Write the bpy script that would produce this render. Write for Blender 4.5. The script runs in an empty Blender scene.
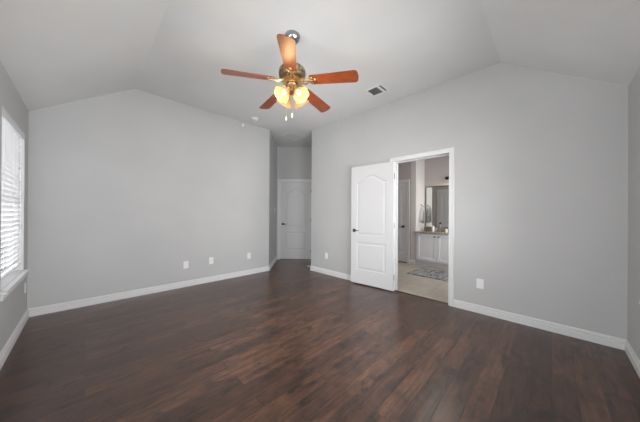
import bpy, bmesh, math, random
from mathutils import Vector, Matrix
random.seed(7)
PI = math.pi
S = bpy.context.scene
COL = S.collection

# ------------------------------------------------------------------ camera
F_PX, CY, PITCH, ROLL, YAW, HC = 233.067, 214.134, math.radians(.0811), math.radians(.3468), math.radians(45 - .1286), 1.1994
cam_data = bpy.data.cameras.new('camera')
cam = bpy.data.objects.new('camera', cam_data); COL.objects.link(cam)
fw = Vector((math.cos(YAW), math.sin(YAW), 0)); rt = Vector((math.sin(YAW), -math.cos(YAW), 0)); up = Vector((0, 0, 1))
f2 = fw*math.cos(PITCH) + up*math.sin(PITCH); u2 = -fw*math.sin(PITCH) + up*math.cos(PITCH)
r3 = rt*math.cos(ROLL) + u2*math.sin(ROLL); u3 = -rt*math.sin(ROLL) + u2*math.cos(ROLL)
m = Matrix((r3, u3, -f2)).transposed().to_4x4(); m.translation = Vector((0, 0, HC))
cam.matrix_world = m
cam_data.sensor_width = 36; cam_data.sensor_fit = 'HORIZONTAL'
cam_data.lens = F_PX/640*36
cam_data.shift_y = (CY - 211)/640
cam_data.clip_start = .02
S.camera = cam

# ------------------------------------------------------------------ world, daylight, exposure
w = bpy.data.worlds.new('daylight'); S.world = w; w.use_nodes = True
bg = w.node_tree.nodes['Background']; bg.inputs['Color'].default_value = (.96, .98, 1, 1); bg.inputs['Strength'].default_value = 16.0
S.view_settings.view_transform = 'Standard'; S.view_settings.look = 'None'
S.view_settings.exposure = 0.0; S.view_settings.gamma = 1; S.view_settings.use_curve_mapping = False
S.cycles.max_bounces = 14; S.cycles.diffuse_bounces = 10; S.cycles.glossy_bounces = 5; S.cycles.transparent_max_bounces = 12
S.cycles.sample_clamp_indirect = 6

def area(name, loc, direction, sx, sy, power=0, color=(1, 1, 1), portal=False):
    d = bpy.data.lights.new(name, 'AREA'); d.shape = 'RECTANGLE'; d.size = sx; d.size_y = sy; d.energy = power; d.color = color
    o = bpy.data.objects.new(name, d); COL.objects.link(o); o.location = loc
    o.rotation_euler = Vector(direction).to_track_quat('-Z', 'Y').to_euler()
    if portal: d.cycles.is_portal = True
    return o
def point(name, loc, power, color, r=.03, parent=None):
    d = bpy.data.lights.new(name, 'POINT'); d.energy = power; d.color = color; d.shadow_soft_size = r
    o = bpy.data.objects.new(name, d); COL.objects.link(o); o.location = loc; o.parent = parent
    return o

# room numbers (metres); +x runs along the long back wall, +y along the wall with the bathroom door
X0, YA, XB, YD = -.471, 4.268, 3.424, -.4815
HL, HH, C1, C2 = 2.368, 2.998, .4865, .4318
T = .12
WIN_LEFT = [(3.075, 4.047), (1.75, 2.72), (.35, 1.32)]      # y ranges in the left wall: one visible window, two unseen ones assumed for daylight
WZ0, WZ1 = .58, 2.056
FRONT_WIN = (.15, 2.75)                                     # x range of the unseen window added behind the camera for light
NA, NB, NC, ND = (2.748, YA), (3.575, 5.179), (4.300, 4.454), (XB, 3.67)   # door niche corners
BX1, BX2, BXV, BY0, BYS, BY1, BH = XB + T, 5.655, 6.20, -.30, 2.345, 3.35, 2.80     # bathroom
# daylight enters through the seen and added window openings: portals only guide the sampling of the sky
for (a, b) in WIN_LEFT:
    area('window_portal', (X0 - T - .06, (a + b)/2, (WZ0 + WZ1)/2), (1, 0, 0), b - a + .1, WZ1 - WZ0 + .1, portal=True)
area('window_portal', ((FRONT_WIN[0] + FRONT_WIN[1])/2, YD - T - .03, 1.38), (0, 1, 0), 2.7, 1.65, portal=True)
area('window_portal', (4.75, BY0 - T - .03, 1.5), (0, 1, 0), 1.6, 1.4, portal=True)

# ------------------------------------------------------------------ materials
MATS = {}
def mat(name, color=(.5, .5, .5), rough=.5, metal=0, spec=.5, coat=0, emit=None, es=0, trans=0, ior=1.5):
    if name in MATS: return MATS[name]
    mt = bpy.data.materials.new(name); mt.use_nodes = True
    p = mt.node_tree.nodes['Principled BSDF']
    p.inputs['Base Color'].default_value = (*color, 1); p.inputs['Roughness'].default_value = rough
    p.inputs['Metallic'].default_value = metal; p.inputs['Specular IOR Level'].default_value = spec
    p.inputs['Coat Weight'].default_value = coat; p.inputs['IOR'].default_value = ior
    p.inputs['Transmission Weight'].default_value = trans
    if emit: p.inputs['Emission Color'].default_value = (*emit, 1); p.inputs['Emission Strength'].default_value = es
    MATS[name] = mt
    return mt
def nd(mt, kind, **kw):
    n = mt.node_tree.nodes.new(kind)
    for k, v in kw.items():
        if k in n.inputs: n.inputs[k].default_value = v
        else: setattr(n, k, v)
    return n
def lk(mt, a, b): mt.node_tree.links.new(a, b)
def P(mt): return mt.node_tree.nodes['Principled BSDF']
def ramp(mt, stops):
    r = nd(mt, 'ShaderNodeValToRGB'); e = r.color_ramp.elements
    while len(e) < len(stops): e.new(.5)
    for x, (pos, c) in zip(e, stops): x.position = pos; x.color = (*c, 1)
    return r
def bumpy(mt, scale, strength, dist=.002, detail=3):
    tc = nd(mt, 'ShaderNodeTexCoord'); n = nd(mt, 'ShaderNodeTexNoise', Scale=scale, Detail=detail)
    lk(mt, tc.outputs['Object'], n.inputs['Vector'])
    b = nd(mt, 'ShaderNodeBump', Strength=strength, Distance=dist)
    lk(mt, n.outputs['Fac'], b.inputs['Height']); lk(mt, b.outputs['Normal'], P(mt).inputs['Normal'])
    return n
def painted(name, color, rough, var=.03, scale=120):
    mt = mat(name, color, rough, spec=.3)
    n = bumpy(mt, scale, .12)
    tc = nd(mt, 'ShaderNodeTexCoord'); big = nd(mt, 'ShaderNodeTexNoise', Scale=1.5, Detail=2)
    lk(mt, tc.outputs['Object'], big.inputs['Vector'])
    r = ramp(mt, [(.3, tuple(c*(1 - var) for c in color)), (.7, tuple(min(1, c*(1 + var)) for c in color))])
    lk(mt, big.outputs['Fac'], r.inputs['Fac']); lk(mt, r.outputs['Color'], P(mt).inputs['Base Color'])
    return mt
M_WALL = painted('grey_wall_paint', (.40, .40, .398), .6)
M_CEIL = painted('white_ceiling_paint', (.58, .58, .575), .8)
M_TRIM = painted('white_trim_paint', (.55, .55, .555), .35, .01, 60)
M_DOOR = painted('white_door_paint', (.50, .50, .505), .4, .01, 60)
M_BWALL = painted('taupe_bathroom_paint', (.40, .36, .345), .6)
M_BWALL_LIT = painted('lit_bathroom_paint', (.54, .525, .50), .6)  # paler tone puts the strong light on the pier into its colour
M_PLATE = mat('white_plastic', (.64, .64, .64), .35)
M_DARK = mat('dark_slot', (.02, .02, .02), .6)
M_BRONZE = mat('oil_rubbed_bronze', (.045, .038, .034), .35, .7)
M_NICKEL = mat('satin_nickel', (.30, .29, .28), .28, 1)
M_BRASS = mat('antique_brass', (.60, .46, .27), .30, 1)
M_PEWTER = mat('aged_brass_side', (.30, .24, .15), .34, 1)
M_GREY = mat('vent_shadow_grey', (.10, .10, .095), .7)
M_SLAT = mat('white_blind_slat', (.86, .86, .87), .45)
def translucent(mt, color, fac):
    t = nd(mt, 'ShaderNodeBsdfTranslucent'); t.inputs['Color'].default_value = (*color, 1)
    mx = nd(mt, 'ShaderNodeMixShader'); mx.inputs['Fac'].default_value = fac
    lk(mt, P(mt).outputs['BSDF'], mx.inputs[1]); lk(mt, t.outputs['BSDF'], mx.inputs[2])
    lk(mt, mx.outputs['Shader'], mt.node_tree.nodes['Material Output'].inputs['Surface'])
translucent(M_SLAT, (.9, .9, .9), .12)
M_GLASS = bpy.data.materials.new('window_glass'); M_GLASS.use_nodes = True
_p = M_GLASS.node_tree.nodes['Principled BSDF']
_t = nd(M_GLASS, 'ShaderNodeBsdfTransparent'); _g = nd(M_GLASS, 'ShaderNodeBsdfGlossy', Roughness=.02)
_f = nd(M_GLASS, 'ShaderNodeFresnel', IOR=1.45); _m = nd(M_GLASS, 'ShaderNodeMixShader')
lk(M_GLASS, _f.outputs[0], _m.inputs[0]); lk(M_GLASS, _t.outputs[0], _m.inputs[1]); lk(M_GLASS, _g.outputs[0], _m.inputs[2])
lk(M_GLASS, _m.outputs[0], M_GLASS.node_tree.nodes['Material Output'].inputs['Surface'])
M_MIRROR = mat('mirror_silver', (.80, .82, .80), .01, 1)

def wood_floor():
    mt = mat('dark_plank_floor', (.06, .03, .02), .3, ior=1.5); p = P(mt)
    tc = nd(mt, 'ShaderNodeTexCoord')
    br = nd(mt, 'ShaderNodeTexBrick', Scale=1.0)
    br.inputs['Brick Width'].default_value = 1.25; br.inputs['Row Height'].default_value = .127
    br.inputs['Mortar Size'].default_value = .0022; br.inputs['Mortar Smooth'].default_value = .3
    br.inputs['Color1'].default_value = (0, 0, 0, 1); br.inputs['Color2'].default_value = (1, 1, 1, 1)
    br.inputs['Mortar'].default_value = (.5, .5, .5, 1); br.offset = .37; br.offset_frequency = 2; br.squash = 1
    lk(mt, tc.outputs['Object'], br.inputs['Vector'])
    # grain along the planks, shifted per plank
    sep = nd(mt, 'ShaderNodeSeparateColor'); lk(mt, br.outputs['Color'], sep.inputs[0])
    off = nd(mt, 'ShaderNodeCombineXYZ')
    ml = nd(mt, 'ShaderNodeMath', operation='MULTIPLY'); ml.inputs[1].default_value = 17
    lk(mt, sep.outputs[0], ml.inputs[0]); lk(mt, ml.outputs[0], off.inputs['Z'])
    add = nd(mt, 'ShaderNodeVectorMath', operation='ADD'); lk(mt, tc.outputs['Object'], add.inputs[0]); lk(mt, off.outputs[0], add.inputs[1])
    mp = nd(mt, 'ShaderNodeMapping'); mp.inputs['Scale'].default_value = (1.6, 22, 1); lk(mt, add.outputs[0], mp.inputs['Vector'])
    gr = nd(mt, 'ShaderNodeTexNoise', Scale=1.6, Detail=6, Roughness=.62, Distortion=.6); lk(mt, mp.outputs[0], gr.inputs['Vector'])
    mp2 = nd(mt, 'ShaderNodeMapping'); mp2.inputs['Scale'].default_value = (3.0, 5.5, 1); lk(mt, add.outputs[0], mp2.inputs['Vector'])
    kn = nd(mt, 'ShaderNodeTexNoise', Scale=1.7, Detail=5, Roughness=.6, Distortion=1.2); lk(mt, mp2.outputs[0], kn.inputs['Vector'])
    base = ramp(mt, [(0, (.040, .0175, .0100)), (.5, (.060, .0265, .0150)), (1, (.086, .040, .0220))])
    lk(mt, sep.outputs[0], base.inputs['Fac'])
    g1 = ramp(mt, [(.34, (.50, .50, .50)), (.62, (1.40, 1.36, 1.32))]); lk(mt, gr.outputs['Fac'], g1.inputs['Fac'])
    k1 = ramp(mt, [(.33, (.22, .21, .22)), (.43, (.80, .79, .79)), (.52, (1.0, 1.0, 1.0)), (.70, (1.45, 1.38, 1.30))]); lk(mt, kn.outputs['Fac'], k1.inputs['Fac'])
    a = nd(mt, 'ShaderNodeMix', data_type='RGBA', blend_type='MULTIPLY'); a.inputs[0].default_value = 1
    lk(mt, base.outputs[0], a.inputs[6]); lk(mt, g1.outputs[0], a.inputs[7])
    b = nd(mt, 'ShaderNodeMix', data_type='RGBA', blend_type='MULTIPLY'); b.inputs[0].default_value = 1
    lk(mt, a.outputs[2], b.inputs[6]); lk(mt, k1.outputs[0], b.inputs[7])
    c = nd(mt, 'ShaderNodeMix', data_type='RGBA'); lk(mt, br.outputs['Fac'], c.inputs[0])
    lk(mt, b.outputs[2], c.inputs[6]); c.inputs[7].default_value = (.008, .005, .004, 1)
    lk(mt, c.outputs[2], p.inputs['Base Color'])
    rr = nd(mt, 'ShaderNodeMapRange'); rr.inputs[3].default_value = .285; rr.inputs[4].default_value = .31
    lk(mt, gr.outputs['Fac'], rr.inputs[0]); lk(mt, rr.outputs[0], p.inputs['Roughness'])
    # hand scraped surface and plank gaps
    mp3 = nd(mt, 'ShaderNodeMapping'); mp3.inputs['Scale'].default_value = (1.2, 14, 1); lk(mt, add.outputs[0], mp3.inputs['Vector'])
    sc = nd(mt, 'ShaderNodeTexNoise', Scale=1.8, Detail=2); lk(mt, mp3.outputs[0], sc.inputs['Vector'])
    sub = nd(mt, 'ShaderNodeMath', operation='SUBTRACT'); lk(mt, sc.outputs['Fac'], sub.inputs[0]); lk(mt, br.outputs['Fac'], sub.inputs[1])
    bp = nd(mt, 'ShaderNodeBump', Strength=.35, Distance=.004); lk(mt, sub.outputs[0], bp.inputs['Height']); lk(mt, bp.outputs[0], p.inputs['Normal'])
    p.inputs['IOR'].default_value = 1.72
    return mt
M_FLOOR = wood_floor()

def tile_floor():
    mt = mat('beige_floor_tile', (.5, .45, .38), .3); p = P(mt)
    tc = nd(mt, 'ShaderNodeTexCoord'); br = nd(mt, 'ShaderNodeTexBrick', Scale=1.0)
    br.inputs['Brick Width'].default_value = .45; br.inputs['Row Height'].default_value = .45
    br.inputs['Mortar Size'].default_value = .004; br.offset = 0
    br.inputs['Color1'].default_value = (.34, .305, .26, 1); br.inputs['Color2'].default_value = (.38, .345, .295, 1); br.inputs['Mortar'].default_value = (.24, .21, .18, 1)
    lk(mt, tc.outputs['Object'], br.inputs['Vector'])
    n = nd(mt, 'ShaderNodeTexNoise', Scale=6, Detail=5); lk(mt, tc.outputs['Object'], n.inputs['Vector'])
    r = ramp(mt, [(.3, (.88, .88, .86)), (.7, (1.08, 1.07, 1.05))]); lk(mt, n.outputs['Fac'], r.inputs[0])
    a = nd(mt, 'ShaderNodeMix', data_type='RGBA', blend_type='MULTIPLY'); a.inputs[0].default_value = 1
    lk(mt, br.outputs[0], a.inputs[6]); lk(mt, r.outputs[0], a.inputs[7]); lk(mt, a.outputs[2], p.inputs['Base Color'])
    return mt
M_TILE = tile_floor()

def noise_mat(name, stops, scale, rough, detail=4, stretch=(1, 1, 1), distortion=0, coat=0):
    mt = mat(name, stops[0][1], rough, coat=coat)
    tc = nd(mt, 'ShaderNodeTexCoord'); mp = nd(mt, 'ShaderNodeMapping'); mp.inputs['Scale'].default_value = stretch
    n = nd(mt, 'ShaderNodeTexNoise', Scale=scale, Detail=detail, Distortion=distortion)
    lk(mt, tc.outputs['Object'], mp.inputs[0]); lk(mt, mp.outputs[0], n.inputs['Vector'])
    r = ramp(mt, stops); lk(mt, n.outputs['Fac'], r.inputs[0]); lk(mt, r.outputs[0], P(mt).inputs['Base Color'])
    return mt
M_BLADE = noise_mat('cherry_blade_wood', [(.3, (.10, .020, .004)), (.55, (.18, .038, .008)), (.75, (.25, .058, .013))], 5, .42, 5, (2, 22, 2), .5, coat=.85)
P(M_BLADE).inputs['Coat Roughness'].default_value = .40; P(M_BLADE).inputs['Coat IOR'].default_value = 1.5; P(M_BLADE).inputs['Specular IOR Level'].default_value = .2
M_GRANITE = noise_mat('tan_granite', [(.35, (.12, .10, .075)), (.5, (.33, .29, .22)), (.65, (.45, .41, .33))], 60, .25)
M_RUG = noise_mat('grey_marbled_rug', [(.34, (.06, .06, .065)), (.46, (.15, .155, .16)), (.53, (.36, .36, .35)), (.62, (.17, .175, .18))], 4.0, .95, 6, (1.1, 2.2, 1), 1.8)
M_TOWEL = noise_mat('patterned_shaded_towel', [(.38, (.45, .45, .44)), (.46, (.84, .83, .81)), (.7, (.88, .87, .85))], 4, .9, 1, (1, 1, .6), .8)  # grey patches carry the pattern and the shading of the folds
M_VANITY = painted('pale_grey_cabinet_paint', (.58, .58, .585), .4, .01, 60)
M_SHADE = mat('amber_frosted_glass', (.40, .28, .15), .35, emit=(1, .66, .30), es=.12)
translucent(M_SHADE, (.6, .40, .20), .40)
M_BULB = mat('lit_bulb', (1, .9, .7), .4, emit=(1, .80, .45), es=3)
M_BASKET = noise_mat('woven_basket', [(.4, (.07, .055, .035)), (.6, (.20, .17, .10))], 60, .8, 2, (1, 1, 4))

# ------------------------------------------------------------------ mesh helpers
def link(name, bm, material, parent=None, smooth=False):
    bmesh.ops.recalc_face_normals(bm, faces=bm.faces)
    me = bpy.data.meshes.new(name); bm.to_mesh(me); bm.free()
    if smooth:
        for p in me.polygons: p.use_smooth = True
        try: me.set_sharp_from_angle(angle=math.radians(40))
        except Exception: pass
    me.materials.append(material)
    o = bpy.data.objects.new(name, me); COL.objects.link(o)
    if parent: o.parent = parent
    return o
def tag(o, label=None, cat=None, group=None, kind=None):
    if label: o['label'] = label
    if cat: o['category'] = cat
    if group: o['group'] = group
    if kind: o['kind'] = kind
    return o
def empty(name, loc, rz=0, label=None, cat=None, group=None, kind=None, rot=None):
    o = bpy.data.objects.new(name, None); COL.objects.link(o); o.location = loc
    o.rotation_euler = rot if rot else (0, 0, rz); o.empty_display_size = .1
    return tag(o, label, cat, group, kind)
def box(bm, a, b, bev=0, mtx=None):
    lo = [min(p, q) for p, q in zip(a, b)]; hi = [max(p, q) for p, q in zip(a, b)]
    r = bmesh.ops.create_cube(bm, size=1)
    vs = r['verts']
    for v in vs: v.co = Vector([lo[i] + (v.co[i] + .5)*(hi[i] - lo[i]) for i in range(3)])
    if bev:
        es = list({e for v in vs for e in v.link_edges})
        rr = bmesh.ops.bevel(bm, geom=es, offset=bev, segments=2, affect='EDGES', profile=.6)
        vs = list({v for f in rr['faces'] for v in f.verts} | {v for v in vs if v.is_valid})
    if mtx:
        for v in vs: v.co = mtx @ v.co
    return vs
def prism(bm, pts, h, mtx=None):
    """closed polygon in xy, extruded along z by h"""
    a = [bm.verts.new((x, y, 0)) for x, y in pts]; b = [bm.verts.new((x, y, h)) for x, y in pts]
    bm.faces.new(a); bm.faces.new(b[::-1])
    for i in range(len(pts)): j = (i + 1) % len(pts); bm.faces.new((a[i], a[j], b[j], b[i]))
    if mtx:
        for v in a + b: v.co = mtx @ v.co
def lathe(bm, prof, n=24, mtx=None, close=False):
    """profile of (r, z)"""
    rings = []
    for r, z in prof:
        if r < 1e-6: rings.append([bm.verts.new((0, 0, z))])
        else: rings.append([bm.verts.new((r*math.cos(2*PI*i/n), r*math.sin(2*PI*i/n), z)) for i in range(n)])
    pairs = list(zip(rings, rings[1:])) + ([(rings[-1], rings[0])] if close else [])
    for p, q in pairs:
        for i in range(n):
            j = (i + 1) % n
            if len(p) == 1 and len(q) == 1: continue
            if len(p) == 1: bm.faces.new((p[0], q[i], q[j]))
            elif len(q) == 1: bm.faces.new((p[i], p[j], q[0]))
            else: bm.faces.new((p[i], p[j], q[j], q[i]))
    if mtx:
        for g in rings:
            for v in g: v.co = mtx @ v.co
def tube(bm, pts, r, n=10, cap=True):
    pts = [Vector(p) for p in pts]; rings = []
    rs = r if isinstance(r, (list, tuple)) else [r]*len(pts)
    ref = None
    for i, p in enumerate(pts):
        d = (pts[min(i + 1, len(pts) - 1)] - pts[max(i - 1, 0)]).normalized()
        if ref is None: ref = d.orthogonal().normalized()
        ref = (ref - d*ref.dot(d)).normalized(); s = d.cross(ref)
        rings.append([bm.verts.new(p + rs[i]*(math.cos(2*PI*k/n)*ref + math.sin(2*PI*k/n)*s)) for k in range(n)])
    for p, q in zip(rings, rings[1:]):
        for k in range(n): bm.faces.new((p[k], p[(k + 1) % n], q[(k + 1) % n], q[k]))
    if cap: bm.faces.new(rings[0][::-1]); bm.faces.new(rings[-1])
def sphere(bm, c, r, sx=1, sy=1, sz=1, u=12, v=8):
    q = bmesh.ops.create_uvsphere(bm, u_segments=u, v_segments=v, radius=r)
    for x in q['verts']: x.co = Vector((c[0] + x.co.x*sx, c[1] + x.co.y*sy, c[2] + x.co.z*sz))
def one(name, a, b, material, parent=None, bev=0):
    bm = bmesh.new(); box(bm, a, b, bev); return link(name, bm, material, parent)

# ------------------------------------------------------------------ the shell
def struct(name, bm, material, label, cat):
    return tag(link(name, bm, material), label, cat, kind='structure')
bm = bmesh.new()
prism(bm, [(X0 - T, YD - T), (XB + .045, YD - T), (XB + .045, ND[1] + .02), (4.38, 4.42), (3.62, 5.28), (2.62, YA + T), (X0 - T, YA + T)], .1, Matrix.Translation((0, 0, -.1)))
floor = struct('floor', bm, M_FLOOR, 'dark brown hand-scraped hardwood plank floor of the bedroom', 'floor')
bm = bmesh.new()
prism(bm, [(XB + .045, BY0 - T), (BXV + T, BY0 - T), (BXV + T, BYS + T), (BX2 + T, BYS + T), (BX2 + T, BY1 + T), (XB + .045, BY1 + T)], .1, Matrix.Translation((0, 0, -.1)))
struct('floor_bathroom', bm, M_TILE, 'beige square tile floor of the bathroom beyond the doorway', 'floor')
bm = bmesh.new(); box(bm, (XB + .02, .977, .0), (XB + .062, 1.765, .006), .002)
struct('trim_1', bm, mat('dark_threshold', (.05, .035, .025), .4), 'dark threshold strip under the bathroom doorway', 'threshold')

# ceiling
bm = bmesh.new(); e = .04
def cz(x, y):
    return min(HH, HL + (HH - HL)*(x - X0)/(C1 - X0), HL + (HH - HL)*(y - YD)/(C2 - YD))
V = {}
def cv(k, x, y, z=None): V[k] = bm.verts.new((x, y, cz(x, y) if z is None else z))
cv('a', X0 - e, YD - e); cv('b', X0 - e, YA + e); cv('c', C1, YA + e); cv('d', C1, C2); cv('f', XB + e, C2); cv('g', XB + e, YD - e)
lowc = HL - (HH - HL)/(C1 - X0)*e; lowd = HL - (HH - HL)/(C2 - YD)*e
V['a'].co.z = min(lowc, lowd)
cv('h', XB + e, ND[1] - .02); cv('i', NC[0] + .05, NC[1] - .02); cv('j', NB[0] + .01, NB[1] + .06); cv('k', NA[0] - .03, YA + e)
fs = [bm.faces.new([V[q] for q in 'abcd']), bm.faces.new([V[q] for q in 'adfg']), bm.faces.new([V[q] for q in 'dckjihf'])]
r = bmesh.ops.extrude_face_region(bm, geom=fs)
for v in r['geom']:
    if isinstance(v, bmesh.types.BMVert): v.co.z += .12
struct('ceiling', bm, M_CEIL, 'white bedroom ceiling, flat in the middle with sloped sides', 'ceiling')
bm = bmesh.new(); prism(bm, [(XB + .06, BY0 - T), (BXV + T, BY0 - T), (BXV + T, BYS + T), (BX2 + T, BY1 + T), (XB + .06, BY1 + T)], .1, Matrix.Translation((0, 0, BH)))
struct('ceiling_bathroom', bm, M_CEIL, 'white ceiling of the bathroom, above the doorway view', 'ceiling')

def wall(name, axis, plane, out, lo, hi, z1, holes, material, label, cat='wall', z0=-.02):
    """slab standing at axis=plane with thickness out; holes = (lo, hi, z0, z1)"""
    bm = bmesh.new()
    cuts = sorted({lo, hi, *[h[0] for h in holes], *[h[1] for h in holes]})
    for a, b in zip(cuts, cuts[1:]):
        hs = sorted([(h[2], h[3]) for h in holes if h[0] <= a + 1e-6 and h[1] >= b - 1e-6])
        z = z0
        for h0, h1 in hs + [(z1, z1)]:
            if h0 > z + 1e-6:
                if axis == 'x': box(bm, (plane, a, z), (plane + out, b, h0))
                else: box(bm, (a, plane, z), (b, plane + out, h0))
            z = h1
    bmesh.ops.remove_doubles(bm, verts=bm.verts, dist=1e-5)
    # drop the doubled faces between neighbouring blocks
    seen = {}
    for f in list(bm.faces): seen.setdefault(frozenset(v.index for v in f.verts), []).append(f)
    return struct(name, bm, material, label, cat)
H1 = 3.1
wall('wall_left', 'x', X0, -T, YD - T, YA + T, H1, [(a, b, WZ0, WZ1) for a, b in WIN_LEFT], M_WALL, 'grey wall with the blind-covered window at the left')
def sloped_wall(name, axis, plane, out, prof, holes, label):
    wall(name, axis, plane, out, prof[0], prof[1], H1, holes, M_WALL, label)
wall('wall_back', 'y', YA, T, X0, NA[0], H1, [], M_WALL, 'long grey wall left of the entry niche, low corner at the window')
wall('wall_right', 'x', XB, T, YD - T, ND[1], H1, [(.965, 1.777, -.02, 2.046)], M_WALL, 'grey wall holding the bathroom doorway')
wall('wall_front', 'y', YD, -T, X0 - T, BX1, H1, [(*FRONT_WIN, .60, 2.15)], M_WALL, 'grey wall at the far right edge of the view')
def slant_wall(name, p, q, label, thick=T, material=M_WALL, holes=()):
    p, q = Vector(p), Vector(q); d = (q - p); L = d.length; d /= L; n = Vector((-d.y, d.x))
    mtx = Matrix(((d.x, n.x, 0, p.x), (d.y, n.y, 0, p.y), (0, 0, 1, 0), (0, 0, 0, 1)))
    bm = bmesh.new(); cuts = sorted({0, L, *[h[0] for h in holes], *[h[1] for h in holes]})
    for a, b in zip(cuts, cuts[1:]):
        hs = [h for h in holes if h[0] <= a + 1e-6 and h[1] >= b - 1e-6]
        box(bm, (a, 0, hs[0][3] if hs else -.02), (b, thick, H1), mtx=mtx)
    return struct(name, bm, material, label, 'wall')
slant_wall('wall_niche_left', NA, NB, 'narrow shaded grey wall on the left side of the entry niche')
slant_wall('wall_niche_right', NC, ND, 'grey side wall of the entry niche hidden behind the doorway wall')
NL = (Vector(NC) - Vector(NB)).length
slant_wall('wall_niche_back', NB, NC, 'shaded grey wall above the far white door', holes=[(.085, NL - .105, 0, 2.07)])
slant_wall('wall_light_block', tuple(Vector(NB) + Vector((-.06, .26))), tuple(Vector(NC) + Vector((.26, -.06))), 'unseen slab added behind the far niche door to stop stray light')  # unseen slab added to keep sky light from leaking round the door
wall('wall_bathroom_back', 'x', BXV, T, BY0 - T, BYS + T, H1, [], M_BWALL, 'taupe bathroom wall behind the vanity mirror')
wall('wall_bathroom_pier', 'y', BYS, T, BX2, BXV, H1, [], M_BWALL_LIT, 'bathroom side wall beside the vanity where the towel hangs, its brightness painted in')
wall('wall_bathroom_far', 'x', BX2, T, BYS + T, BY1 + T, H1, [(2.56, 3.24, -.02, 2.02)], M_BWALL, 'taupe bathroom wall holding a closed white door')
wall('wall_bathroom_left', 'y', BY1, T, BX1, BX2 + T, H1, [], M_BWALL, 'taupe end wall of the bathroom, left of the doorway view')
wall('wall_bathroom_right', 'y', BY0, -T, BX1, BXV + T, H1, [(4.0, 5.5, .9, 2.15)], M_BWALL, 'taupe bathroom wall with an added unseen window, right of the doorway view')
# bathroom skin on the back of the bedroom wall
bm = bmesh.new()
for a, b, z0, z1 in ((BY0, .965, 0, BH), (1.777, BY1, 0, BH), (.965, 1.777, 2.046, BH)): box(bm, (BX1, a, z0), (BX1 + .006, b, z1))
struct('wall_bathroom_near', bm, M_BWALL, 'taupe bathroom face of the doorway wall, seen only in the mirror', 'wall')

# ------------------------------------------------------------------ baseboards
BPROF = [(0, 0), (.018, 0), (.018, .054), (.009, .060), (.009, .066), (.015, .070), (.013, .082), (.006, .092), (0, .095)]
def baseboards(names, path, labels, closed_ends=True, prof=BPROF):
    """room is on the left of the path direction; one mesh per run, mitred at the corners"""
    pts = [Vector(p) for p in path]; n = len(pts)
    dirs = [(pts[i + 1] - pts[i]).normalized() for i in range(n - 1)]
    nor = [Vector((-d.y, d.x)) for d in dirs]
    def mit(i):
        if i == 0: return nor[0]
        if i == n - 1: return nor[-1]
        a, b = nor[i - 1], nor[i]; mm = (a + b).normalized(); return mm/max(.3, mm.dot(a))
    for i in range(n - 1):
        bm = bmesh.new(); A = [bm.verts.new((*(pts[i] + mit(i)*t), z)) for t, z in prof]; B = [bm.verts.new((*(pts[i + 1] + mit(i + 1)*t), z)) for t, z in prof]
        k = len(prof)
        for j in range(k): bm.faces.new((A[j], A[(j + 1) % k], B[(j + 1) % k], B[j]))
        bm.faces.new(A); bm.faces.new(B[::-1])
        struct(names[i], bm, M_TRIM, labels[i], 'baseboard')
nbd = (Vector(NC) - Vector(NB)).normalized()
baseboards(['baseboard_right_far', 'baseboard_niche_right'], [(XB, 1.831), ND, (4.285, 4.440)],
           ['white baseboard left of the bathroom door', 'white baseboard inside the entry niche on its right side'])
baseboards(['baseboard_niche_left', 'baseboard_back', 'baseboard_left', 'baseboard_front', 'baseboard_right'],
           [NB, NA, (X0, YA), (X0, YD), (XB, YD), (XB, .911)],
           ['white baseboard along the left side of the entry niche', 'long white baseboard along the grey wall left of the niche', 'white baseboard under the window at the left',
            'white baseboard at the far right edge of the view', 'white baseboard right of the bathroom doorway'])
baseboards(['baseboard_bathroom'], [(BX2, BYS), (BX2, 2.494)], ['white baseboard at the foot of the bathroom corner wall'])
# ------------------------------------------------------------------ doors
def offset_poly(pts, d):
    """inward offset of a CCW polygon"""
    n = len(pts); out = []
    for i in range(n):
        p0, p1, p2 = Vector(pts[i - 1]), Vector(pts[i]), Vector(pts[(i + 1) % n])
        a = (p1 - p0).normalized(); b = (p2 - p1).normalized()
        na = Vector((-a.y, a.x)); nb = Vector((-b.y, b.x)); mm = (na + nb).normalized()
        out.append(tuple(p1 + mm*(d/max(.5, mm.dot(na)))))
    return out
def rect(x0, x1, z0, z1): return [(x0, z0), (x1, z0), (x1, z1), (x0, z1)]
def arch(x0, x1, z0, zs, zp, n=16):
    pts = [(x0, z0), (x1, z0)]
    for i in range(n + 1):
        t = i/n; s = max(0, math.sin(PI*t))
        s = s**2 if s < .5 else s**2
        pts.append((x1 + (x0 - x1)*t, zs + (zp - zs)*(math.sin(PI*t)**1.7)))
    return pts
STEPS = [(.010, .007), (.026, .007), (.050, .0015)]
def panel_face(bm, outline, panels, y, s, steps=STEPS):
    """panelled board face in the xz plane at y; s = +1: outside is towards -y"""
    loops = [outline] + panels; edges = []; vl = []
    for L in loops:
        vs = [bm.verts.new((x, y, z)) for x, z in L]; vl.append(vs)
        for i in range(len(vs)): edges.append(bm.edges.new((vs[i], vs[(i + 1) % len(vs)])))
    bmesh.ops.triangle_fill(bm, edges=edges, use_beauty=True, use_dissolve=False)
    for L, vs in zip(panels, vl[1:]):
        prev = vs
        for off, dep in steps:
            cur = [bm.verts.new((x, y + s*dep, z)) for x, z in offset_poly(L, off)]
            for i in range(len(cur)): j = (i + 1) % len(cur); bm.faces.new((prev[i], prev[j], cur[j], cur[i]))
            prev = cur
        bm.faces.new(prev)
    return vl[0]
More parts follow.
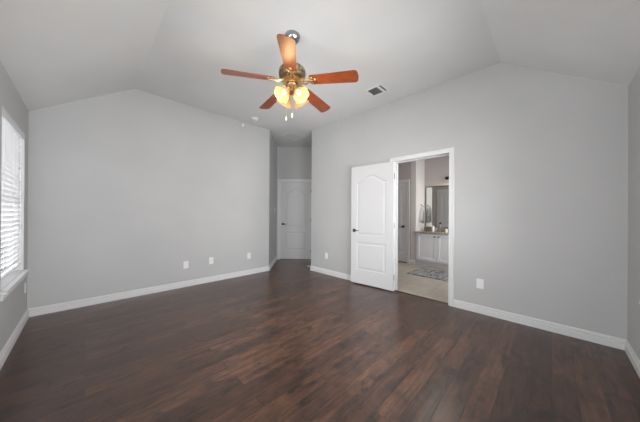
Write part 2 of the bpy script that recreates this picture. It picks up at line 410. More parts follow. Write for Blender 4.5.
def door_leaf(w, h, th, z0=.012, arched=True, steps=STEPS):
    bm = bmesh.new(); st = .115*w/.76
    zt = h
    pans = [rect(st, w - st, z0 + .235, z0 + .71), arch(st, w - st, z0 + .83, zt - .285, zt - .165)] if arched else [rect(st, w - st, z0 + .235, z0 + .71), rect(st, w - st, z0 + .83, zt - .15)]
    a = panel_face(bm, rect(0, w, z0, zt), pans, 0, 1, steps); b = panel_face(bm, rect(0, w, z0, zt), pans, th, -1, steps)
    for i in range(4): j = (i + 1) % 4; bm.faces.new((a[i], a[j], b[j], b[i]))
    return bm
def lever_set(parent, x, z, th, flip, material=M_BRONZE, style='lever'):
    """handle in leaf coordinates: x along the leaf, front face at y=0"""
    bm = bmesh.new()
    for s, y in ((-1, 0), (1, th)):
        mt = Matrix.Translation((x, y, z)) @ Matrix.Rotation(PI/2 if s < 0 else -PI/2, 4, 'X')
        lathe(bm, [(0, 0), (.031, 0), (.031, .005), (.024, .010), (.011, .013), (.010, .04), (0, .04)], 20, mt)
        if style == 'lever': tube(bm, [(x, y + s*.042, z), (x + flip*.03, y + s*.046, z + .002), (x + flip*.075, y + s*.044, z + .003), (x + flip*.105, y + s*.038, z)], [.009, .009, .008, .006], 8)
        else: lathe(bm, [(0, .035), (.014, .036), (.025, .045), (.029, .056), (.026, .068), (.014, .075), (0, .076)], 20, mt)
    return link('door_handle', bm, material, parent, True)
def hinges(parent, x, y, h, material=M_NICKEL):
    for z in (.22, h/2 + .02, h - .22):
        bm = bmesh.new(); tube(bm, [(x, y, z - .045), (x, y, z + .045)], .007, 8); box(bm, (x - .001, y, z - .044), (x + .03, y + .002, z + .044)); link('hinge', bm, material, parent)

# door_1: the open door leaf folded back against the wall
hx, hy, fx, fy = 3.395, 1.757, 3.330, 2.515
ang = math.atan2(fy - hy, fx - hx)
d1 = empty('door_1', (hx, hy, 0), ang, 'open white two-panel arch-top door folded back against the grey wall beside the bathroom doorway', 'door', kind='structure')
# local +x towards the free edge; local +y points to -x world side (room): put faces so that the room side is y = th
leaf = link('door_leaf', door_leaf(.763, 2.032, .035, .018), M_DOOR, d1); leaf.location.y = -.018
h = lever_set(d1, .763 - .062, .925, .035, -1); h.location.y = -.018
hinges(d1, -.004, -.018, 2.03)
bm = bmesh.new(); box(bm, (.763, -.012, .89), (.7645, .011, .955)); link('latch_plate', bm, M_NICKEL, d1)

def casing(name, kind_axis, plane, s, y0, y1, zt, wd=.072, th=.018, material=M_TRIM, jamb=None, label=''):
    """moulded casing round an opening in plane x=const; s = outward direction sign; profile swept up, over and down"""
    bm = bmesh.new()
    prof = [(0, 0), (0, .010), (.008, .013), (.02, .011), (.05, .015), (wd - .012, th), (wd - .003, th), (wd, th - .004), (wd, 0)]
    path = [((y0, 0), (-1, 0)), ((y0, zt), (-1, 1)), ((y1, zt), (1, 1)), ((y1, 0), (1, 0))]
    rings = [[bm.verts.new((plane + s*t, py + nx*u, pz + nz*u)) for u, t in prof] for (py, pz), (nx, nz) in path]
    k = len(prof)
    for A, B in zip(rings, rings[1:]):
        for j in range(k): bm.faces.new((A[j], A[(j + 1) % k], B[(j + 1) % k], B[j]))
    bm.faces.new(rings[0]); bm.faces.new(rings[-1][::-1])
    if jamb:
        x0, x1 = plane + s*.001, plane - s*jamb
        box(bm, (x0, y0 - .012, 0), (x1, y0, zt + .012)); box(bm, (x0, y1, 0), (x1, y1 + .012, zt + .012)); box(bm, (x0, y0, zt), (x1, y1, zt + .012))
        xm = (x0 + x1)/2 - s*.005
        box(bm, (xm, y0, 0), (xm - s*.035, y0 + .010, zt)); box(bm, (xm, y1 - .010, 0), (xm - s*.035, y1, zt)); box(bm, (xm, y0 + .010, zt - .010), (xm - s*.035, y1 - .010, zt))
    return bm
struct('trim_2', casing('', 'x', XB, -1, .977, 1.765, 2.034, .066, jamb=T), M_TRIM, 'white casing and jamb round the bathroom doorway', 'door casing')
struct('trim_3', casing('', 'x', BX1 + .006, 1, .977, 1.765, 2.034, .066), M_TRIM, 'white casing on the bathroom side of the doorway, hidden from the bedroom', 'door casing')

# door_2: far niche door, local x along the wall, room side is -y local
na = math.atan2(nbd.y, nbd.x)     # local x to the right, outward (room) normal = local -y?
d2 = empty('door_2', (NB[0], NB[1], 0), na, 'closed white arch-top door at the end of the dim entry niche', 'door', kind='structure')
# room side: rotate local -y -> world
lx0, lx1 = .105, NL - .125
lf = link('door_leaf', door_leaf(lx1 - lx0 - .006, 2.045, .035, .022), M_DOOR, d2); lf.location = (lx0 + .003, .0, 0)
room_side = Vector((math.cos(na - PI/2), math.sin(na - PI/2)))
side_ok = room_side.dot(Vector((-1, -1))) > 0
h2 = lever_set(d2, lx0 + .06, .94, .035, 1)
hinges(d2, lx1 + .001, -.004, 2.045)
# casing in local coordinates (plane y=0 towards -y)
bm = casing('', 'x', 0, -1, .087, NL - .107, 2.068, .066)
for v in bm.verts: v.co = Vector((v.co.y, v.co.x, v.co.z))
box(bm, (.087, 0, 0), (.104, T, 2.068)); box(bm, (NL - .124, 0, 0), (NL - .107, T, 2.068)); box(bm, (.087, 0, 2.051), (NL - .107, T, 2.068))
t4 = struct('trim_4', bm, M_TRIM, 'white casing round the far niche door', 'door casing'); t4.location = (NB[0], NB[1], 0); t4.rotation_euler.z = na
# a dark sill seen in the gap below the door
bm = bmesh.new(); box(bm, (.10, -.01, 0), (NL - .12, .05, .010)); t5 = struct('trim_5', bm, MATS['dark_threshold'], 'dark threshold below the far niche door', 'threshold'); t5.location = (NB[0], NB[1], 0); t5.rotation_euler.z = na

# bathroom closet door
def flat_door(name, plane, s, y0, y1, label, knob_y, mat_=M_DOOR, recess=.0):
    d = empty(name, (plane, y0, 0), PI/2, label, 'door', kind='structure')
    lf = link('door_leaf', door_leaf(y1 - y0 - .006, 2.015, .035, .02, arched=False), mat_, d); lf.location = (.003, -.035 + recess if s < 0 else recess*-1, 0)
    return d, lf
d3, lf3 = flat_door('door_3', BX2 + .035, -1, 2.56, 3.24, 'closed grey-white closet door seen at the left through the bathroom doorway', 2.62)
lf3.location.y = 0
k3 = lever_set(d3, .655 - .05 + .0, .91, .035, 1, style='knob'); k3.location = (-.0, 0, 0)
k3.location.x = (2.655 - 2.56) - (.655 - .05)
struct('trim_6', casing('', 'x', BX2, -1, 2.558, 3.242, 2.024, .062), M_TRIM, 'white casing round the bathroom closet door', 'door casing')
bm = bmesh.new(); box(bm, (BX2 + .0, 2.56, 0), (BX2 + .1, 3.24, .014)); struct('trim_7', bm, M_DARK, 'black strip standing in for the shaded gap under the bathroom closet door', 'threshold')  # black box painted in place of the shade below the door
one_back = wall('wall_closet', 'x', BX2 + T, .05, 2.4, 3.4, H1, [], M_BWALL, 'closet wall closed off behind the bathroom door')
# door seen only in the mirror
d4 = empty('door_4', (BX1 + .006, 2.14, 0), PI/2, 'white door reflected in the bathroom mirror', 'door', kind='structure')
lf4 = link('door_leaf', door_leaf(.70, 2.03, .02, .02, arched=False), M_DOOR, d4); lf4.location = (0, -.022, 0)
bm = bmesh.new(); lathe(bm, [(0, 0), (.028, 0), (.028, .006), (.011, .012), (.010, .035), (.025, .045), (.028, .058), (.016, .07), (0, .072)], 18, Matrix.Translation((.64, -.022, .92)) @ Matrix.Rotation(PI/2, 4, 'X'))
link('door_handle', bm, M_BRONZE, d4, True)
struct('trim_8', casing('', 'x', BX1 + .006, 1, 2.135, 2.845, 2.036, .06), M_TRIM, 'white casing of the door reflected in the bathroom mirror', 'door casing')

# ------------------------------------------------------------------ windows
def window(name, loc, rz, width, z0, z1, label, sill_out=.04, sill=True):
    """local x along the wall, local -y towards the room, opening 0..width; wall face at y=0, glass near the outside"""
    r = empty(name, loc, rz, label, 'window', kind='structure')
    bm = bmesh.new(); f = .045
    for a, b in (((0, T - .05, z0), (f, T, z1)), ((width - f, T - .05, z0), (width, T, z1)), ((f, T - .05, z0), (width - f, T, z0 + f)), ((f, T - .05, z1 - f), (width - f, T, z1)),
                 ((f, T - .045, (z0 + z1)/2 - .02), (width - f, T - .01, (z0 + z1)/2 + .02))): box(bm, a, b, .003)
    link('window_frame', bm, mat('white_vinyl', (.8, .8, .8), .35), r)
    link('glass_pane', (lambda q: (box(q, (f, T - .03, z0 + f), (width - f, T - .026, z1 - f)), q)[1])(bmesh.new()), M_GLASS, r)
    bm = bmesh.new()     # white returns of the opening
    for a, b in (((0, .002, z0), (.006, T - .05, z1)), ((width - .006, .002, z0), (width, T - .05, z1)), ((0, .002, z1 - .006), (width, T - .05, z1))): box(bm, a, b)
    link('jamb_liner', bm, M_TRIM, r)
    if sill:
        bm = bmesh.new(); box(bm, (-.045, -sill_out, z0 - .026), (width + .045, 0, z0), .006); box(bm, (.0, 0, z0 - .02), (width, T - .05, z0 + .002)); link('window_sill', bm, M_TRIM, r)
        bm = bmesh.new(); box(bm, (-.03, -.016, z0 - .075), (width + .02, 0, z0 - .026), .004); box(bm, (-.03, -.02, z0 - .045), (width + .03, 0, z0 - .026), .003); link('apron', bm, M_TRIM, r)
    return r
# left wall: local x -> +y world would need local -y -> +x : rz = +90deg gives local x->+y, local y->-x  (local -y -> +x room) good
names = ['blind-covered window at the left edge of the view', 'unseen second window in the left wall, assumed for daylight', 'unseen third window in the left wall nearest the camera, assumed for daylight']
for i, (a, b) in enumerate(WIN_LEFT):
    window('window_%d' % (i + 1), (X0, a, 0), PI/2, b - a, WZ0, WZ1, 'white framed ' + names[i])
window('window_4', (FRONT_WIN[1], YD, 0), PI, FRONT_WIN[1] - FRONT_WIN[0], .60, 2.15, 'wide white framed window added unseen behind the camera for light')  # unseen window added to light the long wall
window('window_5', (5.5, BY0, 0), PI, 1.5, .9, 2.15, 'white framed bathroom window added unseen beyond the right of the doorway for light', sill=False)  # unseen window added to brighten the bathroom

# venetian blind in window_1
W1 = WIN_LEFT[0]; ww = W1[1] - W1[0]
bl = empty('window_blind', (X0, W1[0], 0), PI/2, 'white horizontal slat blind hanging in the window at the left', 'window blind')
bm = bmesh.new(); box(bm, (.008, .004, 1.984), (ww - .008, .016, 2.049), .003); box(bm, (.01, .016, 2.0), (ww - .01, .06, 2.049)); link('valance', bm, mat('blind_valance_shaded', (.62, .62, .63), .45), bl)  # valance greyer than the slats: its shade is put into the colour
n_s = 29; zt, zb = 1.975, .69
for i in range(n_s):
    z = zt - (zt - zb)*i/(n_s - 1)
    bm = bmesh.new(); yy = .034; tilt = math.radians(68); mtx = Matrix.Translation((0, yy, z)) @ Matrix.Rotation(-tilt, 4, 'X')
    prof = [(-.025, -.0012), (0, .0015), (.025, -.0012), (.025, .0012), (0, .0039), (-.025, .0012)]
    A = [bm.verts.new(mtx @ Vector((.012, p, q))) for p, q in prof]; B = [bm.verts.new(mtx @ Vector((ww - .012, p, q))) for p, q in prof]
    for j in range(6): bm.faces.new((A[j], A[(j + 1) % 6], B[(j + 1) % 6], B[j]))
    bm.faces.new(A); bm.faces.new(B[::-1])
    link('slat', bm, M_SLAT, bl)
one('bottom_rail', (.010, .014, .645), (ww - .010, .056, .662), M_SLAT, bl, .004)
for x in (.14, ww/2, ww - .14):
    bm = bmesh.new(); tube(bm, [(x, .008, 2.0), (x, .008, .65)], .0012, 5); tube(bm, [(x, .060, 2.0), (x, .060, .65)], .0012, 5); link('ladder_cord', bm, M_SLAT, bl)

# ------------------------------------------------------------------ wall plates
def plate(name, loc, rz, label, kind='outlet', group=None):
    """local x across, local -y out of the wall"""
    r = empty(name, loc, rz, label, 'outlet' if kind != 'switch' else 'light switch', group)
    bm = bmesh.new(); box(bm, (-.037, -.006, -.0585), (.037, 0, .0585), .003); link('cover_plate', bm, M_PLATE, r)
    if kind == 'outlet':
        for z in (-.02, .02):
            bm = bmesh.new(); lathe(bm, [(0, 0), (.0165, 0), (.0165, .003), (.0155, .004), (0, .004)], 18, Matrix.Translation((0, -.0055, z)) @ Matrix.Rotation(PI/2, 4, 'X'))
            rc = link('receptacle', bm, mat('socket_face', (.66, .66, .66), .4), r)
            bm = bmesh.new(); box(bm, (-.007, -.0102, z), (-.0052, -.0090, z + .008)); box(bm, (.0052, -.0102, z), (.007, -.0090, z + .008)); box(bm, (-.002, -.0102, z - .010), (.002, -.0090, z - .006)); link('slots', bm, M_DARK, rc)
    elif kind == 'cable':
        bm = bmesh.new(); lathe(bm, [(0, 0), (.008, 0), (.008, .004), (.0045, .005), (.0045, .012), (0, .012)], 12, Matrix.Translation((0, -.0055, 0)) @ Matrix.Rotation(PI/2, 4, 'X')); link('cable_jack', bm, M_BRASS, r)
    else:
        bm = bmesh.new(); box(bm, (-.016, -.010, -.033), (.016, -.005, .033), .002); link('rocker', bm, M_PLATE, r)
    return r
G = 'outlets along the walls'
plate('wall_outlet', (1.165, YA, .358), 0, 'white duplex outlet on the long wall, leftmost of its three plates', group=G)
plate('wall_outlet', (1.567, YA, .372), 0, 'white cable plate on the long wall, middle of its three plates', 'cable', group=G)
plate('wall_outlet', (2.290, YA, .370), 0, 'white duplex outlet on the long wall, rightmost of three, near the niche', group=G)
plate('wall_outlet', (XB, .624, .360), -PI/2, 'white duplex outlet on the wall right of the bathroom doorway', group=G)
plate('wall_outlet', (XB, 3.217, .369), -PI/2, 'white duplex outlet between the niche and the open white door', group=G)
plate('wall_outlet', (X0, 4.13, .372), PI/2, 'white outlet under the window sill in the left corner', group=G)
nd_ = (Vector(NB) - Vector(NA)); ln = nd_.length; na2 = math.atan2(nd_.y, nd_.x)
pp = Vector(NA) + nd_*.70
plate('light_switch', (pp.x, pp.y, 1.30), na2, 'white light switch on the shaded side wall of the entry niche', 'switch')

# small ceiling things
def disc(name, loc, prof, label, cat, material=M_PLATE, rot=None):
    bm = bmesh.new(); lathe(bm, prof, 28); o = link(name, bm, material, smooth=True); o.location = loc
    if rot: o.rotation_euler = rot
    return tag(o, label, cat)
sd = empty('smoke_detector', (2.235, 3.965, HH), 0, 'round white smoke detector on the ceiling near the long wall', 'smoke detector')
bm = bmesh.new(); lathe(bm, [(0, 0), (.068, 0), (.068, -.012), (.060, -.016), (0, -.016)], 28); link('mounting_base', bm, M_CEIL, sd, True)
bm = bmesh.new(); lathe(bm, [(.056, -.016), (.056, -.03), (.045, -.042), (.02, -.046), (0, -.046)], 28); link('cover', bm, M_CEIL, sd, True)
ms = empty('motion_sensor', (2.122, YA, 2.905), 0, 'small white motion sensor high on the long wall below the smoke detector', 'sensor')
one('mount', (-.014, -.012, -.022), (.014, 0, .022), M_PLATE, ms, .002)
bm = bmesh.new(); sphere(bm, (0, -.038, 0), .03, 1, .9, 1.1); link('sensor_head', bm, M_PLATE, ms, True)

def register(name, x0, x1, y0, y1, label, fields, axis='y', pitch=.02, lip=.02, fill=M_GREY):
    r = empty(name, ((x0 + x1)/2, (y0 + y1)/2, HH), 0, label, 'vent')
    hx_, hy_ = (x1 - x0)/2, (y1 - y0)/2
    bm = bmesh.new()
    for a, b in (((-hx_, -hy_, -.008), (-hx_ + lip, hy_, 0)), ((hx_ - lip, -hy_, -.008), (hx_, hy_, 0)), ((-hx_ + lip, -hy_, -.008), (hx_ - lip, -hy_ + lip, 0)), ((-hx_ + lip, hy_ - lip, -.008), (hx_ - lip, hy_, 0))): box(bm, a, b)
    link('grille_frame', bm, M_PLATE, r)
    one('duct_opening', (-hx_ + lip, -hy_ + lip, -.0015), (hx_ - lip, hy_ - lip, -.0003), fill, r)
    for (u0, u1, v0, v1, ax) in fields:      # louvre fields in local coordinates
        bm = bmesh.new()
        lo, hi = (v0, v1) if ax == 'x' else (u0, u1); n = max(2, int((hi - lo)/pitch))
        for i in range(n):
            c = lo + (hi - lo)*(i + .5)/n
            rotm = Matrix.Rotation(math.radians(35), 4, 'X' if ax == 'x' else 'Y')
            if ax == 'x': mm = Matrix.Translation(((u0 + u1)/2, c, -.007)) @ rotm; box(bm, (-(u1 - u0)/2, -.006, -.0006), ((u1 - u0)/2, .006, .0006), mtx=mm)
            else: mm = Matrix.Translation((c, (v0 + v1)/2, -.007)) @ rotm; box(bm, (-.006, -(v1 - v0)/2, -.0006), (.006, (v1 - v0)/2, .0006), mtx=mm)
        link('louvre_set', bm, M_PLATE if fill is not M_GREY else mat('vent_louvre', (.40, .40, .39), .5), r)
    return r
v1 = register('ceiling_vent', 2.845, 3.070, 1.665, 1.925, 'small white air register with dark louvres on the ceiling right of the fan', [(-.09, .09, -.045, .105, 'x'), (-.09, .09, -.108, -.075, 'x')])
one('divider', (-.092, -.078, -.009), (.092, -.045, -.001), M_PLATE, v1)
v2 = register('return_grille', 3.165, 3.570, 4.035, 4.385, 'large white return-air grille on the ceiling before the entry niche', [(-.18, .18, -.15, .15, 'x')], fill=mat('return_filter', (.52, .52, .51), .7), pitch=.018)

# door stop near the niche
ds = empty('door_stop', (3.545, 3.781, .05), math.radians(135 + 2), 'small white spring door stop on the baseboard at the niche corner', 'door stop')
bm = bmesh.new(); lathe(bm, [(0, .014), (.014, .014), (.014, .02), (.006, .024), (.006, .07), (0, .07)], 12, Matrix.Rotation(PI/2, 4, 'Y')); link('spring', bm, M_PLATE, ds, True)
bm = bmesh.new(); lathe(bm, [(0, .07), (.011, .07), (.012, .085), (0, .087)], 12, Matrix.Rotation(PI/2, 4, 'Y')); link('rubber_tip', bm, M_PLATE, ds, True)

# ------------------------------------------------------------------ ceiling fan
FX, FY = 1.458, 1.857
fan = empty('ceiling_fan', (FX, FY, HH), 0, 'five-blade brass and cherry wood ceiling fan with a lit three-lamp cluster', 'ceiling fan')
def part(name, bm, material, parent, smooth=True): return link(name, bm, material, parent, smooth)
bm = bmesh.new(); lathe(bm, [(0, 0), (.075, 0), (.078, -.01), (.072, -.035), (.05, -.065), (.022, -.075), (0, -.075)], 28); part('canopy', bm, mat('brushed_steel', (.36, .37, .37), .22, 1), fan)
bm = bmesh.new(); tube(bm, [(0, 0, -.07), (0, 0, -.30)], .013, 12); part('downrod', bm, M_PEWTER, fan)
Z = lambda z: z - HH
bm = bmesh.new(); lathe(bm, [(0, Z(2.695)), (.03, Z(2.695)), (.035, Z(2.682)), (.085, Z(2.672)), (.118, Z(2.658)), (.132, Z(2.64)), (.134, Z(2.600)), (.128, Z(2.594)), (.128, Z(2.586)), (.132, Z(2.580)), (.127, Z(2.562)), (.10, Z(2.546)), (.06, Z(2.540)), (0, Z(2.540))], 36)
motor = part('motor_housing', bm, M_PEWTER, fan)
for i in range(20):
    bm = bmesh.new(); a = 2*PI*i/20; box(bm, (-.006, -.003, Z(2.606)), (.006, .003, Z(2.634)), mtx=Matrix.Rotation(a, 4, 'Z') @ Matrix.Translation((0, -.1325, 0)))
    part('vent_slot', bm, M_BRASS, motor)
bm = bmesh.new(); lathe(bm, [(.06, Z(2.539)), (.095, Z(2.545)), (.108, Z(2.534)), (.09, Z(2.520)), (.055, Z(2.512)), (.055, Z(2.539))], 32); part('flywheel', bm, M_BRASS, fan)
bm = bmesh.new(); lathe(bm, [(0, Z(2.525)), (.040, Z(2.525)), (.048, Z(2.505)), (.054, Z(2.488)), (.052, Z(2.47)), (.036, Z(2.455)), (.040, Z(2.445)), (.040, Z(2.425)), (.02, Z(2.408)), (.008, Z(2.400)), (0, Z(2.398))], 28); part('switch_housing', bm, M_BRASS, fan)
# blades: local x outwards
def blade_bm():
    bm = bmesh.new(); outline = []
    r0, r1, w0, w1 = .185, .660, .056, .071
    n = 8
    outline += [(r0, -w0 + .015), (r0 + .012, -w0)]
    outline += [(r1 - .035, -w1)]
    outline += [(r1 - .035 + .035*math.sin(a), -w1 + .04 - .04*math.cos(a)) for a in [PI/2*k/6 for k in range(1, 7)]]
    outline += [(r1 + .004, 0)]
    outline += [(r1 - .035 + .035*math.cos(a), w1 - .04 + .04*math.sin(a)) for a in [PI/2*k/6 for k in range(0, 7)]]
    outline += [(r0 + .012, w0), (r0, w0 - .015)]
    prism(bm, outline, .006)
    return bm
def bracket_bm():
    bm = bmesh.new()
    # two scrolled arms and a three-lobed foot under the blade
    for s in (-1, 1):
        tube(bm, [(.085, s*.012, .010), (.115, s*.030, -.002), (.140, s*.036, -.008), (.165, s*.024, -.008), (.190, s*.012, -.007)], .0065, 8)
    tube(bm, [(.085, 0, .012), (.13, 0, -.006), (.19, 0, -.008), (.235, 0, -.006)], [.009, .008, .007, .005], 8)
    for (x, y, r) in ((.205, .030, .017), (.205, -.030, .017), (.238, 0, .017)):
        lathe(bm, [(0, -.008), (r*.6, -.008), (r, -.004), (r, 0), (0, 0)], 14, Matrix.Translation((x, y, 0)))
    tube(bm, [(.205, .030, -.005), (.190, 0, -.006), (.205, -.030, -.005)], .006, 8)
    return bm
bl_me = None
for k in range(5):
    a = math.radians(-132.5 + 72*k)
    o = part('blade', blade_bm(), M_BLADE, fan, False)
    o.location = (0, 0, Z(2.534)); o.rotation_mode = 'XYZ'
    o.rotation_euler = (Matrix.Rotation(a, 4, 'Z') @ Matrix.Rotation(math.radians(4.0), 4, 'Y') @ Matrix.Rotation(math.radians(-13), 4, 'X')).to_euler()
    b = part('blade_bracket', bracket_bm(), M_BRASS, o)
# lamp cluster
def shade_prof(t=0):
    pts = [(.020, 0), (.024, .010), (.030, .022), (.046, .045), (.060, .07), (.068, .09), (.074, .105), (.082, .118)]
    inner = [(r - .003, z + (.002 if z else 0)) for r, z in pts][::-1]
    return pts + inner
for k, az in enumerate((-177, -87, 3, 93)):
    a = math.radians(az); tilt = math.radians(42)
    # local axis +z of the shade points outwards and down
    mtx = Matrix.Translation((.056*math.cos(a), .056*math.sin(a), Z(2.437))) @ Matrix.Rotation(a, 4, 'Z') @ Matrix.Rotation(PI - tilt, 4, 'Y')
    bm = bmesh.new(); tube(bm, [(.03*math.cos(a), .03*math.sin(a), Z(2.46)), (.05*math.cos(a), .05*math.sin(a), Z(2.457)), (.064*math.cos(a), .064*math.sin(a), Z(2.443))], .008, 10); part('lamp_arm', bm, M_BRASS, fan)
    bm = bmesh.new(); lathe(bm, [(0, -.012), (.018, -.012), (.024, 0), (.024, .012), (.019, .014), (.0, .014)], 18, mtx); part('lamp_socket', bm, M_BRASS, fan)
    bm = bmesh.new(); lathe(bm, shade_prof(), 30)
    # scalloped rim
    for v in bm.verts:
        if v.co.z > .08:
            an = math.atan2(v.co.y, v.co.x); kf = (v.co.z - .08)/.04
            v.co.x *= 1 + .05*kf*math.cos(6*an); v.co.y *= 1 + .05*kf*math.cos(6*an)
    for v in bm.verts: v.co = mtx @ v.co
    sh = part('lamp_shade', bm, M_SHADE, fan)
    bm = bmesh.new(); lathe(bm, [(0, .012), (.012, .012), (.013, .025), (.020, .045), (.025, .062), (.021, .078), (.010, .086), (0, .088)], 16, mtx); part('bulb', bm, M_BULB, sh)
    pos = mtx @ Vector((0, 0, .150))
    point('lamp_light', pos, 3.8, (1, .66, .32), .035, fan)
for (px, py, zb_) in ((-.063, .013, 2.128), (-.025, -.032, 2.157)):
    bm = bmesh.new()
    z = 2.44
    while z > zb_ + .04: sphere(bm, (px, py, Z(z)), .0016, u=5, v=4); z -= .0055
    tube(bm, [(px, py, Z(2.46)), (px, py, Z(zb_ + .035))], .0007, 4)
    ch = part('pull_chain', bm, M_BRASS, fan, False)
    bm = bmesh.new(); lathe(bm, [(0, Z(zb_ + .04)), (.003, Z(zb_ + .04)), (.005, Z(zb_ + .025)), (.0075, Z(zb_ + .008)), (.005, Z(zb_)), (0, Z(zb_))], 12, Matrix.Translation((px, py, 0))); part('pull_knob', bm, mat('pull_knob_cream', (.75, .66, .48), .4), ch)

# ------------------------------------------------------------------ bathroom furniture
van = empty('vanity_cabinet', (5.90, 1.6, 0), 0, 'pale grey-white bathroom vanity cabinet with dark knobs', 'vanity')
VY0, VY1, VX = .90, BYS - .004, 5.62
bm = bmesh.new(); box(bm, (VX - 5.90 + .02, VY0 - 1.6, .11), (BXV - 5.90 - .002, VY1 - 1.6, .775)); box(bm, (VX - 5.90 + .075, VY0 - 1.6, 0), (BXV - 5.90 - .002, VY1 - 1.6, .11)); link('body', bm, M_VANITY, van)
edges_y = [(1.852, 2.305), (1.395, 1.846), (.935, 1.389)]
for (a, b), ks in zip(edges_y, (1, -1, 1)):
    w_ = b - a
    bm = bmesh.new()
    fr = panel_face(bm, rect(0, w_, .13, .755), [rect(.055, w_ - .055, .185, .70)], 0, 1, [(.006, .006), (.012, .009)])
    bk = [bm.verts.new((v.co.x, .019, v.co.z)) for v in fr]
    for i in range(4): j = (i + 1) % 4; bm.faces.new((fr[i], fr[j], bk[j], bk[i]))
    bm.faces.new(bk)
    # local x -> world -y, local -y -> world -x
    dd = link('door', bm, M_VANITY, van); dd.location = (VX - 5.90, b - 1.6, 0); dd.rotation_euler.z = -PI/2
    bm = bmesh.new(); kx = w_ - .042 if ks > 0 else .042
    lathe(bm, [(0, 0), (.008, 0), (.006, .012), (.015, .018), (.016, .025), (.010, .031), (0, .032)], 14, Matrix.Translation((kx, 0, .705)) @ Matrix.Rotation(PI/2, 4, 'X')); link('knob', bm, M_BRONZE, dd, True)
bm = bmesh.new(); box(bm, (VX - .028, VY0 - .02, .776), (BXV - .001, VY1 + .003, .806), .005); tag(link('countertop', bm, M_GRANITE), 'tan speckled stone countertop on the bathroom vanity', 'countertop')
bm = bmesh.new(); box(bm, (BXV - .022, VY0, .806), (BXV - .001, VY1, .889), .003); tag(link('backsplash', bm, M_GRANITE), 'low tan stone strip standing on the vanity counter under the mirror', 'backsplash')
mi = empty('mirror', (BXV, 1.6, 1.40), 0, 'large mirror in a thin dark frame above the bathroom vanity', 'mirror')
one('mirror_glass', (-.008, -.65, -.50), (-.003, .70, .51), M_MIRROR, mi)
bm = bmesh.new()
for a, b in (((-.016, .70, -.51), (0, .711, .525)), ((-.016, -.668, -.51), (0, -.65, .525)), ((-.016, -.65, .51), (0, .70, .525)), ((-.016, -.65, -.51), (0, .70, -.50))): box(bm, a, b)
link('mirror_frame', bm, M_BRONZE, mi)
one('mirror_backing', (-.003, -.649, -.499), (0, .699, .509), M_DARK, mi)
tp = .806
bk = empty('basket', (5.98, 2.185, tp), 0, 'small dark woven basket on the vanity counter beside the towel wall', 'basket')
bm = bmesh.new(); box(bm, (-.05, -.065, 0), (.05, .065, .085), .01); bmesh.ops.delete(bm, geom=[f for f in bm.faces if f.normal.z > .9 and f.calc_center_median().z > .084], context='FACES'); link('basket_body', bm, M_BASKET, bk)
bm = bmesh.new(); tube(bm, [(-.05, -.065, .085), (.05, -.065, .085), (.05, .065, .085), (-.05, .065, .085), (-.05, -.065, .085)], .005, 6); link('rim', bm, M_BASKET, bk)
def bottle(x, y, h, r, label, material, cap):
    b = empty('soap_bottle', (x, y, tp), 0, label, 'bottle', 'toiletries on the vanity counter')
    bm = bmesh.new(); lathe(bm, [(0, 0), (r*.9, 0), (r, .006), (r, h*.62), (r*.8, h*.72), (r*.35, h*.78), (r*.35, h*.84), (0, h*.84)], 18); link('bottle_body', bm, material, b, True)
    bm = bmesh.new(); lathe(bm, [(0, h*.83), (r*.42, h*.83), (r*.42, h*.9), (r*.15, h*.91), (r*.15, h), (0, h)], 12); tube(bm, [(0, 0, h*.99), (-r*.9, 0, h*.98)], r*.12, 6); link('pump', bm, cap, b, True)
bottle(5.93, 2.035, .155, .026, 'tall white pump bottle on the vanity counter, right of the basket', mat('white_soap', (.8, .8, .78), .3), M_PLATE)
bottle(5.99, 1.985, .115, .022, 'short clear grey bottle on the vanity counter behind the white pump bottle', mat('grey_bottle', (.45, .46, .46), .2), M_NICKEL)
def cup(name, x, y, r, h, m, label, cat):
    bm = bmesh.new(); lathe(bm, [(0, 0), (r*.85, 0), (r, h), (r - .004, h), (r*.8, .006), (0, .006)], 18); o = link(name, bm, m, smooth=True); o.location = (x, y, tp)
    tag(o, label, cat, 'toiletries on the vanity counter')
cup('tumbler', 5.93, 1.905, .036, .085, mat('brown_cup', (.16, .12, .09), .4), 'dark brown tumbler on the vanity counter before the mirror', 'cup')
cup('candle_jar', 5.93, 1.815, .034, .075, mat('grey_brown_jar', (.24, .20, .17), .3), 'grey-brown jar on the vanity counter left of the white candle', 'jar')
cn = empty('candle', (5.90, 1.735, tp), 0, 'white pillar candle on the vanity counter at the doorway edge', 'candle')
bm = bmesh.new(); lathe(bm, [(0, 0), (.026, 0), (.026, .072), (.022, .075), (0, .072)], 18); link('wax', bm, mat('candle_wax', (.8, .76, .68), .5), cn, True)
bm = bmesh.new(); tube(bm, [(0, 0, .07), (.001, 0, .084)], .0012, 5); link('wick', bm, M_DARK, cn)
# faucet and basin beyond the doorway edge
fc = empty('faucet', (6.06, 1.38, tp), 0, 'dark bronze bathroom faucet behind the basin', 'faucet')
bm = bmesh.new(); tube(bm, [(0, 0, 0), (0, 0, .12), (-.03, 0, .15), (-.09, 0, .145), (-.11, 0, .12)], .011, 10); link('spout', bm, M_BRONZE, fc, True)
for s in (-1, 1):
    bm = bmesh.new(); tube(bm, [(0, s*.09, 0), (0, s*.09, .045)], .013, 10); tube(bm, [(0, s*.09, .045), (-.02, s*.13, .055)], .007, 8); link('tap_handle', bm, M_BRONZE, fc, True)
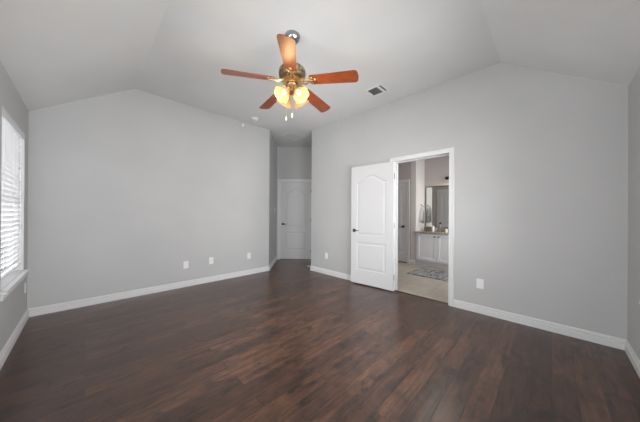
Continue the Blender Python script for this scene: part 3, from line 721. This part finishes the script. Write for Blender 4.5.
# hook and towel on the side wall painted as lit
hk = empty('towel_hook', (5.97, BYS, 1.455), 0, 'small dark hook on the bathroom side wall painted as lit holding the towel', 'hook')
bm = bmesh.new(); lathe(bm, [(0, 0), (.022, 0), (.020, .006), (.008, .009), (0, .01)], 14, Matrix.Rotation(PI/2, 4, 'X')); link('hook_plate', bm, M_BRONZE, hk, True)
bm = bmesh.new(); tube(bm, [(0, -.006, 0), (0, -.03, -.012), (0, -.045, -.05), (0, -.058, -.055), (0, -.066, -.035)], .005, 8); link('hook_arm', bm, M_BRONZE, hk, True)
bm = bmesh.new(); NU, NV = 40, 22; grid = []
for j in range(NV + 1):
    t = j/NV; z = 1.41 - .35*t; half = .018 + .105*min(1, t*1.5)**.7; row = []
    for i in range(NU + 1):
        s = i/NU*2 - 1
        x = 5.97 + s*half - .02*t
        y = BYS - .055 - .034*math.sin(s*9 + .6)*min(1, t*3 + .25) - .012*math.cos(s*4) + .01*t
        zz = z - .03*abs(s)*t - .05*(s > 0)*t
        row.append(bm.verts.new((x, min(y, BYS - .012), zz)))
    grid.append(row)
for j in range(NV):
    for i in range(NU): bm.faces.new((grid[j][i], grid[j][i + 1], grid[j + 1][i + 1], grid[j + 1][i]))
bmesh.ops.solidify(bm, geom=bm.faces[:], thickness=.005)
tag(link('hand_towel', bm, M_TOWEL, smooth=True), 'white towel with grey pattern and painted shading hanging in folds beside the vanity mirror', 'towel')
# vanity light
vl = empty('vanity_light', (BXV, 1.50, 2.10), 0, 'dark bronze light fixture on the wall above the bathroom mirror', 'light fixture')
one('back_bar', (-.035, -.34, -.035), (0, .345, .035), M_BRONZE, vl, .006)
for y in (-.25, -.04, .17):
    bm = bmesh.new(); tube(bm, [(-.03, y, 0), (-.08, y, .005), (-.11, y, -.02)], .009, 8); lathe(bm, [(0, 0), (.022, 0), (.024, -.03), (0, -.03)], 14, Matrix.Translation((-.11, y, -.015))); link('lamp_arm', bm, M_BRONZE, vl, True)
    bm = bmesh.new(); lathe(bm, [(.022, -.045), (.03, -.06), (.045, -.10), (.055, -.15), (.052, -.15), (.042, -.10), (.027, -.06), (.019, -.045)], 20, Matrix.Translation((-.11, y, 0)), close=True)
    link('lamp_shade', bm, mat('milk_glass', (.85, .82, .78), .4, emit=(1, .86, .7), es=2.0), vl, True)
    point('vanity_lamp_light', (-.11, y, -.18), 2.0, (1, .92, .82), .05, vl)
# flush ceiling lamp added out of view to brighten the bathroom
cl = empty('added_ceiling_light', (4.5, 1.3, BH), 0, 'unseen round ceiling lamp added to brighten the bathroom, above the doorway view', 'fill light')
bm = bmesh.new(); lathe(bm, [(0, 0), (.19, 0), (.19, -.025), (.175, -.03), (0, -.03)], 32); link('lamp_base', bm, M_NICKEL, cl, True)
bm = bmesh.new(); lathe(bm, [(.17, -.03), (.16, -.06), (.11, -.085), (.05, -.095), (0, -.097)], 32); link('diffuser', bm, mat('lit_diffuser', (.9, .88, .85), .4, emit=(1, .9, .78), es=6), cl, True)
area('bathroom_fill_light', (4.5, 1.3, BH - .11), (0, 0, -1), .34, .34, 8, (1, .93, .84))  # fill light below the added lamp
# rug
bm = bmesh.new(); box(bm, (-.37, -.6, 0), (.37, .6, .014), .005)
rg = link('bath_rug', bm, M_RUG); rg.location = (4.99, 1.50, .0005); rg.rotation_euler.z = math.radians(-2)
tag(rg, 'grey and black marbled rug on the bathroom tile before the vanity', 'rug')
